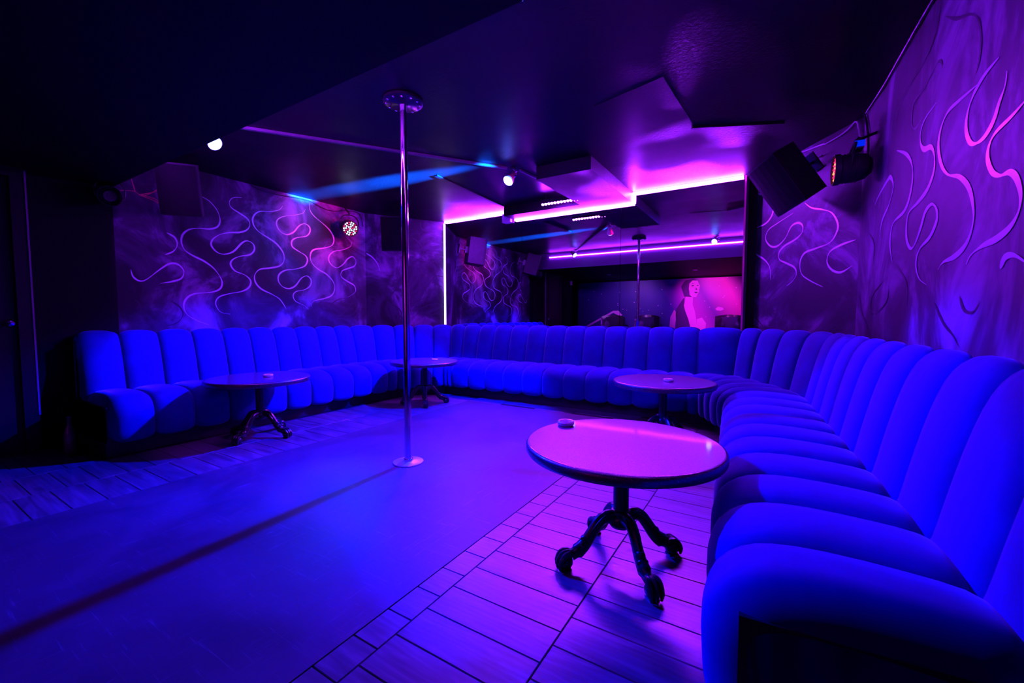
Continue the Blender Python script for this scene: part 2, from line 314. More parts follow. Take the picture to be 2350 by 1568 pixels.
# ------------------------------------------------------------------ room shell
WALLS = {'left': ((-5.28, 1.42), (-5.28, 4.33)), 'cham_l': ((-5.28, 4.33), (-4.66, 5.43)),
         'far': ((-4.66, 5.43), (-0.19, 5.43)), 'cham_r': ((-0.19, 5.43), (.557, 4.325)), 'right': ((.557, 4.325), (.90, -2.6))}
def wall(name, key, mat, z1=CEIL, label=None, th=.12):
    a, b = [Vector(p) for p in WALLS[key]]; t = (b - a).normalized(); nrm = Vector((-t.y, t.x))   # outward
    e = t * .02
    poly = [tuple(a - e), tuple(b + e), tuple(b + e + nrm * th), tuple(a - e + nrm * th)]
    return struct(MB().prism(poly, 0, z1).build(name, mat), label)
wl = wall('wall_left', 'left', M['paper'], label='smoky purple wallpapered wall with flowing scrolls')
wcl = wall('wall_corner_left', 'cham_l', M['paper'], label='narrow angled wallpapered wall beside the mirror')
wf = wall('wall_far', 'far', M['blackpaint'])
wcr = wall('wall_corner_right', 'cham_r', M['paper'], label='angled wallpapered wall under the tilted speaker')
wr = wall('wall_right', 'right', M['paper_streak'], label='tall wallpapered wall behind the long sofa run')
WOBJ = {'left': wl, 'cham_l': wcl, 'cham_r': wcr, 'right': wr}
def wp(key, s, z, off=.0):
    a, b = [Vector(p) for p in WALLS[key]]; t = (b - a).normalized(); nrm = Vector((t.y, -t.x))   # inward
    p = a + t * s + nrm * off; return Vector((p.x, p.y, z))
# wall by the door, standing proud of the wallpapered wall, and the rear zone of the room
struct(MB().box((-5.55, -.95, 0), (-5.15, 1.42, SOFF)).build('wall_left_rear', M['blackpaint']))
struct(MB().box((-6.4, -2.75, 0), (-6.28, -.95, SOFF)).build('wall_side_rear', M['blackpaint']))
struct(MB().box((-6.4, -2.75, 0), (.95, -2.6, SOFF)).build('wall_rear', M['blackpaint']))
struct(MB().box((-6.4, -.95, 0), (-5.55, -.83, SOFF)).build('wall_return_rear', M['blackpaint']))
# floor slab, planks, vinyl
floor = struct(MB().box((-6.4, -2.75, -.08), (.95, 5.6, -.004)).build('floor', M['grout']), 'dark wood-look tiled floor')
struct(MB().box((-5.5, BEAM, CEIL), (.95, 5.6, CEIL + .1)).build('ceiling', M['ceil']), 'glossy black painted ceiling')
struct(MB().box((-6.4, -2.75, SOFF), (.95, BEAM, CEIL + .1)).build('ceiling_soffit', M['blackpaint']), 'lowered black ceiling over the bar side')
PW, PL, G = .155, .485, .003
def plank_mesh(wx, wy):
    b = .002; mb = MB(); x0, x1, y0, y1 = -wx / 2 + G / 2, wx / 2 - G / 2, -wy / 2 + G / 2, wy / 2 - G / 2
    vs = [(x0, y0, -.004), (x1, y0, -.004), (x1, y1, -.004), (x0, y1, -.004), (x0 + b, y0 + b, 0), (x1 - b, y0 + b, 0), (x1 - b, y1 - b, 0), (x0 + b, y1 - b, 0)]
    mb.add(vs, [(4, 5, 6, 7), (0, 1, 5, 4), (1, 2, 6, 5), (2, 3, 7, 6), (3, 0, 4, 7)])
    return mb.mesh('plank', M['wood'])
pm = {}
def planks(xs, y0, y1, offs):
    for i in range(len(xs) - 1):
        wx = round(xs[i + 1] - xs[i], 4)
        if wx not in pm: pm[wx] = plank_mesh(wx, PW)
        y = y0 + offs[i % len(offs)]
        while y < y1:
            put('plank', pm[wx], floor, ((xs[i] + xs[i + 1]) / 2, y + PW / 2, 0)); y += PW
planks([-1.207, -1.085, -.60, -.115, .37], .46 - .155, 4.6, [-.017, .062, -.006, .07])
planks([-4.35, -3.87, -3.385], .15, 4.5, [0, .075])
planks([-5.13, -4.65, -4.35], .15, .95, [.03, .1])
planks([-3.385, -2.9, -2.42, -1.94, -1.46, -1.207], 4.395, 4.85, [0, .08, .02, .09, .05])
vin = MB().box((-3.385, -1.2, -.004), (-1.207, 4.39, .0025)).build('vinyl_dance_floor', M['vinyl'])
tag(vin, 'wide dark scuffed vinyl strip under the dance pole', 'dance floor')
# ceiling bulkhead by the mirror, in an L
struct(MB().prism([(-3.30, 5.12), (-2.15, 5.12), (-2.15, 3.96), (-1.55, 3.96), (-1.55, 5.405), (-3.30, 5.405)], 2.53, CEIL).build('ceiling_bulkhead', M['ceil']))
M['fascia'] = plain('lit_fascia', (.06, .05, .08), .55, 0, .3)  # tint lifted above the dark ceiling paint so the strip's glow shows
struct(MB().box((-5.15, BEAM, SOFF + .001), (.70, BEAM + .0008, CEIL)).build('trim_4', M['fascia']), 'face of the lowered ceiling, lightened to look lit')
# repaired patch and joints in the ceiling
def strip(name, a, b, wd, z0, z1, mat, par=None):
    a = Vector(a); b = Vector(b); t = (b - a).normalized(); s = Vector((-t.y, t.x)) * wd / 2
    return MB().prism([tuple(a + s), tuple(b + s), tuple(b - s), tuple(a - s)], z0, z1).build(name, mat, par)
struct(strip('trim_1', (-3.21, 3.6), (-3.29, 5.10), .045, CEIL - .012, CEIL, M['ceil']), 'flat black joint cover on the ceiling')
struct(MB().prism([(-1.18, 3.06), (-.66, 2.93), (-.60, 3.80), (-1.12, 3.93)], CEIL - .0025, CEIL).build('trim_2', M['ceil']), 'square repaired patch in the black ceiling')
struct(strip('trim_3', (-.62, 3.82), (.02, 4.12), .035, CEIL - .015, CEIL, M['ceil']), 'short raised joint in the ceiling')
# door by the sofa end
d = struct(MB().box((-5.16, -.02, 0), (-5.135, .80, 2.2)).build('door_1', M['paint']), 'dark painted door beside the sofa end')
for a, b in (((-5.15, .80, 0), (-5.10, .885, 2.28)), ((-5.15, -.10, 0), (-5.10, -.02, 2.28)), ((-5.15, -.02, 2.2), (-5.10, .80, 2.28))):
    MB().box(a, b).build('door_frame', M['paint'], d)
MB().box((-5.104, .878, .3), (-5.095, .889, 2.26)).build('edge_strip', M['trunk'], d)
for z0, z1 in ((.15, .72), (.95, 1.45), (1.55, 2.08)):
    MB().box((-5.136, .1, z0), (-5.128, .68, z1)).build('door_panel', M['paint'], d)
MB().lathe([(.004, 0), (.012, .0), (.012, .03), (.027, .04), (.03, .055), (.022, .07), (.004, .072)], 16, Matrix.Translation((-5.135, .755, 1.05)) @ Matrix.Rotation(PI / 2, 4, 'Y')).build('door_knob', M['chrome'], d, True)

# wallpaper scrolls: ribbons lying on the walls
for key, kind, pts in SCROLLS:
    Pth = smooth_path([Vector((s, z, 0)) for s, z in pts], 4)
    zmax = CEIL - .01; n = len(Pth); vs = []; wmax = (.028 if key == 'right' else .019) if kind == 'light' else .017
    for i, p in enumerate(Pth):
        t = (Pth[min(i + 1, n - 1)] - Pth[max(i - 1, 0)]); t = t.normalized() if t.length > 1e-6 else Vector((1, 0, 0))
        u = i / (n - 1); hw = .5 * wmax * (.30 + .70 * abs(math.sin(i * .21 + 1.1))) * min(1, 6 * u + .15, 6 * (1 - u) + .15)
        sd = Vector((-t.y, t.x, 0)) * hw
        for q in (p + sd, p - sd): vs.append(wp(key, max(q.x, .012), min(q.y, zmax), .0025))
    MB().add(vs, [(2 * i, 2 * i + 1, 2 * i + 3, 2 * i + 2) for i in range(n - 1)]).build('scroll', M['ink' if kind == 'light' else 'ink_unlit'], WOBJ[key])

# ------------------------------------------------------------------ mirror wall and its lights
mi = thing('wall_mirror', 'wide wall mirror in three panels above the velvet sofa', 'mirror', (-2.48, 5.415, .6))
def rel(o, x, y, z): return (x - o.location.x, y - o.location.y, z - o.location.z)
for x0, x1 in ((-4.64, -3.176), (-3.172, -1.704), (-1.70, -.315)):
    MB().box(rel(mi, x0, 5.408, .6), rel(mi, x1, 5.428, CEIL - .002)).build('mirror_panel', M['mirror'], mi)
MB().box(rel(mi, -.315, 5.385, .6), rel(mi, -.297, 5.43, CEIL - .005)).build('edge_trim', M['trim_glint'], mi)
MB().box(rel(mi, -.296, 5.36, .6), rel(mi, -.272, 5.43, CEIL - .005)).build('corner_bead', M['black'], mi)
ls = thing('led_strip', 'glowing purple light strip stepping along the mirror top', 'light strip', (-2.48, 5.39, 2.5))
W2 = .012
for a, b in (((-4.62, 5.375, 2.632), (-3.33, 5.399, 2.654)), ((-3.28, 5.375, 2.508), (-1.535, 5.399, 2.529)), ((-1.546, 5.375, 2.529), (-1.524, 5.399, 2.654)), ((-1.524, 5.375, 2.632), (-.33, 5.399, 2.654))):
    MB().box(rel(ls, *a), rel(ls, *b)).build('strip_segment', M['led'], ls)
pb = MB().box((-3.48, 5.35, 2.50), (-3.335, 5.40, 2.625)).build('power_box', plain('white_plastic', (.75, .72, .78), .4))
tag(pb, 'small white power box hanging under the light strip', 'power box')
vs_ = MB().box((-4.649, 5.390, .95), (-4.640, 5.40, 2.63)).build('led_side_strip', M['ledside'])
tag(vs_, 'upright thin white light strip on the mirror edge', 'light strip')
bs = MB().box((-4.72, BEAM + .001, 2.545), (.60, BEAM + .02, 2.565)).build('led_beam_strip', M['ledbeam'])
tag(bs, 'long straight purple light strip on the lowered ceiling face', 'light strip')
lb = thing('led_bar', 'short bar of bright diodes under the ceiling by the mirror', 'light bar', (-2.33, 4.92, 2.55))
MB().box((-.26, -.02, 0), (.26, .02, .05)).build('housing', M['plastic'], lb)
MB().box((-.2, -.01, .05), (-.18, .01, .11)).build('bracket', M['plastic'], lb); MB().box((.18, -.01, .05), (.2, .01, .11)).build('bracket', M['plastic'], lb)
dm = MB().ball((0, 0, 0), .017, 8).mesh('diode', M['led'], True)
for i in range(12): put('diode', dm, lb, (-.24 + i * .0436, -.006, -.004))

# ceiling trunking between the lamps
tr = strip('cable_trunking', (-4.04, 1.44), (-2.41, 3.80), .03, CEIL - .022, CEIL - .001, M['trunk'])
tag(tr, 'pale cable trunking crossing the ceiling to the hanging lamp', 'trunking')
t2 = strip('cable_trunking', (-2.33, 3.93), (-2.22, 5.10), .026, CEIL - .02, CEIL - .001, M['trunk'])
tag(t2, 'short pale cable trunking from the hanging lamp towards the mirror', 'trunking')

# ------------------------------------------------------------------ hanging spot lamps
def spot_lamp(label, mount, bulb, target, power, deg, beam):
    t = thing('spot_lamp', label, 'spot lamp', mount, group='blue spot lamps on the ceiling')
    b = Vector(bulb) - Vector(mount); dv = (Vector(target) - Vector(bulb)).normalized()
    q = dv.to_track_quat('Z', 'Y').to_matrix().to_4x4(); T = Matrix.Translation(b) @ q
    MB().lathe([(.03, -.012), (.03, 0)], 18).build('ceiling_rose', M['plastic'], t, True)
    back = b - dv * .10
    MB().tube(smooth_path([(0, 0, -.01), (.035, 0, -.04), (back.x + .05, back.y, back.z + .03), (back.x, back.y, back.z)], 4), .006, 6).build('bracket', M['brushed'], t, True)
    MB().lathe([(.004, -.135), (.026, -.13), (.028, -.08), (.033, -.06), (.05, -.02), (.058, .012), (.054, .012), (.046, -.015), (.004, -.018)], 24, T).build('lamp_body', M['redlamp'], t, True)
    MB().lathe([(.004, -.012), (.045, -.01), (.054, .008), (.046, .022), (.026, .031), (.004, .034)], 24, T).build('bulb', M['bulb'], t, True)
    MB().lathe([(.012, 0), (.012, .02), (.004, .02)], 8, Matrix.Translation(b - dv * .05 + Vector((.05, 0, 0)))).build('clamp_screw', M['chrome'], t, True)
    s = spot('lamp_light', Vector(bulb) + dv * .06, beam or target, power, BLUE, deg, .3, .04)
    return t
M['redlamp'] = plain('lamp_shell', (.25, .22, .25), .35, .6)
spot_lamp('spot lamp half hidden behind the lowered ceiling edge', (-3.95, 1.66, CEIL), (-3.93, 1.735, 2.52), (-.65, 2.42, .05), P_A, 44, None)
spot_lamp('round glowing spot lamp at the trunking joint before the mirror', (-2.375, 3.87, CEIL), (-2.39, 3.80, 2.52), (-3.0, 1.5, .0), P_B, 88, (-3.6, 3.2, 0))
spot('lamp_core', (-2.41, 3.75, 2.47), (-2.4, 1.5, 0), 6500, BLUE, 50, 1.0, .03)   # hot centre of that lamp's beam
spot_lamp('spot lamp above the lowered ceiling face, seen in the mirror', (-1.02, 1.62, CEIL), (-1.02, 1.70, 2.56), (-2.3, 5.1, .75), P_C, 62, None)

# ------------------------------------------------------------------ dance pole
dp = thing('dance_pole', 'polished chrome dance pole between floor disc and ceiling flange', 'dance pole', (-2.321, 2.263, .0025))
MB().lathe([(.004, 0), (.112, 0), (.115, .004), (.112, .009), (.085, .011), (.045, .014), (.04, .016), (.004, .016)], 48).build('base_disc', M['brushed'], dp, True)
MB().lathe([(.026, .012), (.026, 2.63)], 28).build('pole', M['chrome'], dp, True)
fl = MB().lathe([(.004, 2.622), (.03, 2.622), (.04, 2.63), (.132, 2.632), (.14, 2.638), (.14, 2.656), (.004, 2.656)], 48).build('ceiling_flange', M['iron'], dp, True)
for i in range(12):
    a = i * PI / 6 + .2
    MB().ball((.118 * math.cos(a), .118 * math.sin(a), 2.628), .009, 8, (1, 1, .6)).build('bolt', M['chrome'], fl, True)
MB().lathe([(.027, .016), (.033, .016), (.033, .03), (.027, .034)], 24).build('collar', M['chrome'], dp, True)

# ------------------------------------------------------------------ sofas
SEAT = [(-.05, .40), (-.015, .45), (.03, .478), (.14, .492), (.30, .50), (.42, .492), (.50, .465), (.56, .41), (.585, .33), (.583, .22), (.575, .15), (.55, .115), (.50, .11)]
BACK = [(.03, .42), (.012, .47), (-.01, .58), (-.04, .72), (-.075, .85), (-.11, .93), (-.15, .972), (-.185, .982), (-.215, .965), (-.232, .90), (-.235, .7), (-.235, .4)]
DEPTH = .585
def prof(P, flip):
    Q = smooth_path([Vector((d, z, 0)) for d, z in P], 2); n = len(Q); out = []
    for i, p in enumerate(Q):
        t = (Q[min(i + 1, n - 1)] - Q[max(i - 1, 0)]).normalized(); nn = Vector((-t.y, t.x, 0)) * (-1 if flip else 1)
        out.append((p, nn))
    return out
SEATP, BACKP = prof(SEAT, False), prof(BACK, True)
US = [0, .02, .06, .13, .24, .38, .5, .62, .76, .87, .94, .98, 1]
def channel(s0, s1, P, org, bulge=.055, endround=(0, 0)):
    c0, f0 = s0; c1, f1 = s1; vs = []
    for u in US:
        e = abs(2 * u - 1); h = math.sqrt(max(0, 1 - e ** 2.6)); o = -bulge * (1 - h)
        sd = 1 if u > .5 else 0
        if endround[sd]: o -= endround[sd] * (max(0, e - .5) / .5) ** 2
        c = c0.lerp(c1, u); dv = (f0 - c0).lerp(f1 - c1, u) / DEPTH
        for p, nn in P:
            d = p.x + nn.x * o; z = p.y + nn.y * o
            q = c + dv * d; vs.append((q.x - org.x, q.y - org.y, z))
    k = len(P); fs = []
    for i in range(len(US) - 1):
        for j in range(k - 1): fs.append((i * k + j, i * k + j + 1, (i + 1) * k + j + 1, (i + 1) * k + j))
    return MB().add(vs, fs)
def V2(x, y): return Vector((x, y))
def sofa(label, secs, ends=(0, 0)):
    mid = secs[len(secs) // 2]; org = (mid[0] + mid[1]) / 2
    t = thing('velvet_sofa', label, 'sofa', (org.x, org.y, 0), group='channelled blue velvet sofa units')
    n = len(secs) - 1
    for i in range(n):
        er = (.05 if (i == 0 and ends[0]) else 0, .05 if (i == n - 1 and ends[1]) else 0)
        channel(secs[i], secs[i + 1], SEATP, org, .055, er).build('seat_channel', M['velvet'], t, True)
        channel(secs[i], secs[i + 1], BACKP, org, .055, tuple(e * .5 for e in er)).build('back_channel', M['velvet'], t, True)
    # plinth and inner carcass follow the same plan
    def loop(d0, d1, z0, z1, name, mat):
        a = [c + (f - c) * (d0 / DEPTH) - org for c, f in secs]; b = [c + (f - c) * (d1 / DEPTH) - org for c, f in secs]
        mb = MB(); vs = []
        for p, q in zip(a, b): vs += [(p.x, p.y, z0), (q.x, q.y, z0), (q.x, q.y, z1), (p.x, p.y, z1)]
        fs = [(0, 1, 2, 3)]; m = len(a)
        for i in range(m - 1):
            for j in range(4): fs.append((4 * i + j, 4 * i + (j + 1) % 4, 4 * i + 4 + (j + 1) % 4, 4 * i + 4 + j))
        fs.append(tuple(4 * (m - 1) + j for j in range(4))); mb.add(vs, fs).build(name, mat, t)
    loop(-.21, .46, 0, .13, 'plinth', M['black'])
    loop(-.20, .50, .13, .40, 'carcass', M['black'])
    for sd in (0, 1):
        if ends[sd]:
            c, f = secs[-1 if sd else 0]; o2 = secs[-2 if sd else 1][0]
            tdir = (c - o2).normalized(); dv = (f - c) / DEPTH
            oS, oB = -(.055 + .05), -(.055 + .025); mb = MB()
            def pt(d, z):
                q = c + dv * d - org; return (q.x, q.y, z)
            S = [(p.x + q.x * oS, p.y + q.y * oS) for p, q in SEATP]; Bk = [(p.x + q.x * oB, p.y + q.y * oB) for p, q in BACKP]
            for a0, a1 in zip(S[2:-1], S[3:]): mb.add([pt(*a0), pt(*a1), pt(a1[0] - .04, .11), pt(a0[0] - .04, .11)], [(0, 1, 2, 3)])
            for a0, a1 in zip(Bk[:14], Bk[1:15]): mb.add([pt(*a0), pt(*a1), pt(-.16, a1[1]), pt(-.16, a0[1])], [(0, 1, 2, 3)])
            mb.add([pt(-.2, .11), pt(.06, .11), pt(.06, .42), pt(-.2, .42)], [(0, 1, 2, 3)]); mb.add([pt(-.2, .42), pt(-.1, .42), pt(-.1, .9), pt(-.2, .9)], [(0, 1, 2, 3)])
            mb.build('end_panel', M['velvet'], t)
    return t
LX, LF = -4.89, -4.89 + DEPTH + .03
def ls_(y): return (V2(LX, y), V2(LF, y))
ly = [1.10, 1.39, 1.675, 1.955, 2.235, 2.505, 2.78, 3.055, 3.335, 3.605, 3.87]
sofa('straight velvet sofa run along the wall beside the door', [ls_(y) for y in ly[:6]], (1, 0))
sofa('straight velvet sofa run under the wall light can, beside the corner', [ls_(y) for y in ly[5:]])
ca, cb = V2(LX, 4.20), V2(-4.33, 5.15); fa, fb = V2(LF, 4.02), V2(-3.955, 4.55)
corner = [ls_(3.87)] + [(ca.lerp(cb, q), fa.lerp(fb, q)) for q in (0, .25, .5, .75, 1)] + [(V2(-4.105, 5.15), V2(-3.90, 4.555))]
sofa('corner velvet sofa unit turning below the upright light strip', corner)
bx = [-3.85, -3.56, -3.275, -2.99, -2.70, -2.41, -2.13, -1.85, -1.58, -1.297, -1.01, -.735]
def bs_(x): return (V2(x, 5.15), V2(x, 4.56))
sofa('velvet sofa unit under the mirror next to the corner table', [corner[-1]] + [bs_(x) for x in bx[:6]])
sofa('velvet sofa unit under the mirror next to the angled corner with the far table', [bs_(x) for x in bx[5:]])
rc = [(V2(-.735, 5.15), V2(-.735, 4.56)), (V2(-.37, 5.15), V2(-.63, 4.50)), (V2(-.207, 4.975), V2(-.565, 4.40)), (V2(-.041, 4.698), V2(-.50, 4.27)), (V2(.12, 4.43), V2(-.43, 4.12))]
def rs_(y):
    c = V2(.43 - .075 * (y - 1.4), y); dv = V2(-1, -.075).normalized() * DEPTH; return (c, c + dv)
sofa('corner velvet sofa unit behind the far table, below the tilted speaker', rc + [rs_(4.10)])
ry = [4.10, 3.79, 3.48, 3.18, 2.88, 2.585, 2.29, 1.985, 1.70, 1.406, 1.13]
sofa('velvet sofa run in the middle of the tall wall, beside the large table', [rs_(y) for y in ry[:6]])
sofa('velvet sofa run with a black end panel below the tall wall', [rs_(y) for y in ry[5:]], (0, 1))

# ------------------------------------------------------------------ tables
def leg_mesh():
    mb = MB()
    path = smooth_path([(.025, 0, .20), (.06, 0, .215), (.10, 0, .20), (.135, 0, .155), (.17, 0, .105), (.205, 0, .075), (.235, 0, .06)], 3)
    n = len(path); rad = [.036 - .012 * math.sin(PI * min(1, i / n * 1.2)) * .8 if i < n * .8 else .026 for i in range(n)]
    mb.tube(path, rad, 10, .8)
    mb.tube(smooth_path([(.04, .012, .225), (.085, .016, .222), (.125, .016, .185), (.155, .012, .14)], 3), [.008] * 9 + [.004], 6)
    mb.tube(smooth_path([(.04, -.012, .225), (.085, -.016, .222), (.125, -.016, .185), (.155, -.012, .14)], 3), [.008] * 9 + [.004], 6)
    mb.ball((.165, 0, .126), .024, 8, (1.2, .9, .8)); mb.ball((.19, 0, .102), .020, 8, (.8, 1.3, .9))
    return mb.mesh('leg', M['iron'], True)
def foot_mesh():
    mb = MB(); mb.ball((.262, 0, .034), .033, 12, (1.05, .95, 1))
    for a in (-.75, 0, .75):
        c, s = math.cos(a), math.sin(a)
        mb.tube(smooth_path([(.228, s * .012, .062), (.25, s * .026, .075), (.268 + .012 * c, s * .034, .066), (.285 + .012 * c, s * .034, .035), (.283 + .012 * c, s * .032, .008)], 2), [.011, .012, .013, .013, .012, .011, .01, .008, .005], 7)
    mb.box((.24, -.02, 0), (.285, .02, .008)); return mb.mesh('claw_foot', M['iron'], True)
LEGM, FOOTM = leg_mesh(), foot_mesh()
def make_table(label, loc, rz):
    t = thing('round_table', label, 'table', loc, (0, 0, rz), 'round tables with claw feet')
    R = .425; H0, H1 = .502, .55
    MB().lathe([(.004, H0 + .004), (R - .012, H0 + .004), (R - .012, H1 - .003), (R - .014, H1), (.004, H1)], 96).build('table_top', M['granite'], t, True)
    MB().lathe([(R - .03, H0), (R - .006, H0 + .004), (R, H0 + .014), (R, H1 - .012), (R - .004, H1 - .004), (R - .0125, H1 - .0005), (R - .03, H1 - .006)], 96).build('edge_band', M['edge'], t, True)
    MB().lathe([(.004, .165), (.045, .165), (.056, .18), (.052, .205), (.046, .222), (.036, .228), (.034, .24), (.034, .48), (.09, .49), (.11, .502), (.004, .502)], 28).build('column', M['iron'], t, True)
    MB().lathe([(.035, .222), (.043, .226), (.043, .238), (.035, .244)], 24).build('collar', M['iron'], t, True)
    for i in range(4):
        lg = put('leg', LEGM, t, (0, 0, 0), (0, 0, i * PI / 2)); put('claw_foot', FOOTM, lg)
    return t
tb = make_table('large round granite table standing on the wood planks beside the sofa', (-.557, 1.83, 0), math.radians(45))
dup(tb, (-.80, 3.80, 0), math.radians(40), 'round granite table in front of the angled sofa corner')
dup(tb, (-4.0, 2.06, 0), math.radians(22), 'round granite table at the sofa run beside the door')
dup(tb, (-3.74, 3.95, 0), math.radians(45), 'round granite table in the corner behind the dance pole')
def ashtray(label, loc):
    o = MB().lathe([(.004, 0), (.034, 0), (.041, .006), (.043, .018), (.039, .024), (.031, .022), (.027, .01), (.004, .008)], 28).build('ashtray', M['ceramic'], None, True, loc)
    return tag(o, label, 'ashtray', 'round ashtrays on the tables')
ashtray('round ashtray on the large table beside the sofa', (-.885, 1.955, .55))
ashtray('round ashtray on the table before the angled sofa corner', (-.75, 3.76, .55))
ashtray('round ashtray on the table at the sofa run beside the door', (-3.96, 2.12, .55))
ashtray('round ashtray on the corner table behind the dance pole', (-3.63, 4.02, .55))
bt = MB().lathe([(.004, 0), (.034, 0), (.037, .006), (.037, .15), (.034, .18), (.018, .22), (.013, .24), (.013, .285), (.016, .288), (.016, .305), (.004, .305)], 20).build('bottle', M['bottle'], None, True, (-4.80, .985, 0))
tag(bt, 'dark glass bottle standing on the floor by the sofa end', 'bottle')

# ------------------------------------------------------------------ loudspeakers
def speaker(label, loc, face, pitch, roll=0):
    t = thing('loudspeaker', label, 'speaker', loc, (math.radians(pitch), math.radians(roll), math.atan2(face[1], face[0]) + PI / 2), 'black wall loudspeakers')
    arc = [(.17 * math.sin(a), -.30 - .05 * math.cos(a * 1.0) + .05 * math.cos(1.1)) for a in (-1.1, -.7, -.35, 0, .35, .7, 1.1)]
    arc = [(x * 1.1, y) for x, y in arc]
    poly = [(-.11, 0), (-.165, -.27)] + arc + [(.165, -.27), (.11, 0)]
    MB().prism(poly, -.24, .24).build('cabinet', M['plastic'], t)
    g = [(x * .97, y - .006) for x, y in arc]; g2 = [(x, y + .008) for x, y in g][::-1]
    MB().prism(g + g2, -.225, .225).build('grille', M['grille'], t)
    MB().box((-.03, 0, -.06), (.03, .05, .06)).box((-.012, .03, -.012), (.012, .16, .012)).build('wall_bracket', M['iron'], t)
    MB().box((-.05, .155, -.08), (.05, .17, .08)).build('wall_plate', M['iron'], t)
    return t
speaker('black loudspeaker above the sofa run beside the door', (-5.08, 1.99, 2.39), (.80, -.60), 16)
speaker('black loudspeaker next to the wall light can in the corner', (-4.83, 4.56, 2.33), (.55, -.83), 8)
speaker('tilted black loudspeaker beside the mirror edge trim', (.16, 4.58, 2.39), (-.80, -.6), 32, -12)

# ------------------------------------------------------------------ par cans
def par_can(label, loc, face, pitch, cols, roll=0, arm=None):
    t = thing('par_can', label, 'stage light', loc, (math.radians(pitch), math.radians(roll), math.atan2(face[1], face[0]) + PI / 2), 'black stage light cans on the walls')
    T = Matrix.Rotation(PI / 2, 4, 'X')     # lathe axis +Z -> -Y
    MB().lathe([(.004, -.14), (.05, -.135), (.085, -.10), (.095, -.06), (.097, .04), (.108, .05), (.108, .085), (.10, .085), (.10, .06), (.004, .058)], 28, T).build('housing', M['plastic'], t, True)
    for i in range(5):
        MB().lathe([(.098, -.05 + i * .018), (.102, -.05 + i * .018), (.102, -.044 + i * .018), (.098, -.044 + i * .018)], 24, T).build('cooling_rib', M['plastic'], t, True)
    MB().tube(smooth_path([(-.115, 0, -.02), (-.125, .01, .08), (-.08, .03, .15), (0, .035, .165), (.08, .03, .15), (.125, .01, .08), (.115, 0, -.02)], 3), .008, 6).build('yoke', M['iron'], t, True)
    MB().tube([(0, .035, .165), (0, .06, .21)], .012, 8).build('clamp', M['iron'], t)
    if arm: MB().tube([(0, .05, .19), arm], .01, 8).build('wall_arm', M['iron'], t)
    ln = MB().lathe([(.004, .058), (.098, .058), (.098, .064), (.004, .064)], 28, T).build('lens_plate', M['grille'], t, True)
    ms = {c: MB().ball((0, 0, 0), .0095, 8).mesh('diode', M[c], True) for c in set(cols)}
    k = 0
    for r, n in ((0, 1), (.028, 6), (.056, 12), (.083, 18)):
        for i in range(n):
            a = 2 * PI * i / n + r * 9; c = cols[(k * 7 + k // 3) % len(cols)]; k += 1
            put('diode', ms[c], ln, (r * math.cos(a), -.066, r * math.sin(a)))
    return t
pl = par_can('stage light can with white and red diodes on the wallpapered wall', (-5.06, 3.88, 2.34), (1, -.42), 20, ['diode_w', 'diode_r', 'diode_w', 'diode_r'], arm=(0, .27, .22))
spot('par_light', (-4.93, 3.80, 2.28), (-2.35, 1.55, 0), 260, (.0, .05, 1.0), 16, 1.0, .06)
pr = par_can('stage light can with blue display beside the tilted speaker', (.42, 3.93, 2.17), (-1, -.06), 0, ['diode_r', 'diode_o', 'diode_r'], arm=(0, .2, .24))
MB().box((-.05, -.02, -.03), (.05, .02, .03)).build('control_box', M['plastic'], pr, False, (.0, .06, .15))
MB().box((-.028, -.006, -.02), (.028, .006, .02)).build('display', M['display'], pr, False, (.055, .055, .15), (0, 0, PI / 2))
spot('par_red', (.29, 3.92, 2.17), (-5.28, 3.62, 2.36), 2600, (1.0, .0, .14), 15, .9, .06)
spot('par_blue', (.31, 3.91, 2.12), (-3.75, 3.50, 2.66), 700000, (.0, .09, 1.0), 6.0, 1.0, .03)
pk = par_can('unlit stage light can with a shiny rim by the lowered ceiling', (-5.03, 1.375, 2.17), (1, -.3), 12, ['grille']); pk.scale = (.8, .8, .8)
MB().lathe([(.050, .066), (.056, .066), (.056, .074), (.050, .074)], 28, Matrix.Rotation(PI / 2, 4, 'X')).build('lens_ring', M['chrome'], pk, True)
hk = MB()
for pts in ([(-5.1, 1.46, 2.25), (-5.1, 1.56, 2.27), (-5.1, 1.62, 2.24), (-5.09, 1.70, 2.29), (-5.1, 1.74, 2.33), (-5.1, 1.72, 2.30), (-5.1, 1.60, 2.245)], [(-5.1, 1.60, 2.245), (-5.1, 1.70, 2.22), (-5.1, 1.74, 2.20), (-5.1, 1.72, 2.235), (-5.1, 1.60, 2.25)], [(-5.1, 1.57, 2.27), (-5.11, 1.56, 2.34), (-5.12, 1.55, 2.40)]):
    hk.tube(smooth_path(pts, 4), .004, 6)
tag(hk.build('cable_bundle', M['redwire'], None, True), 'knotted bundle of red cable between can and speaker', 'cable')

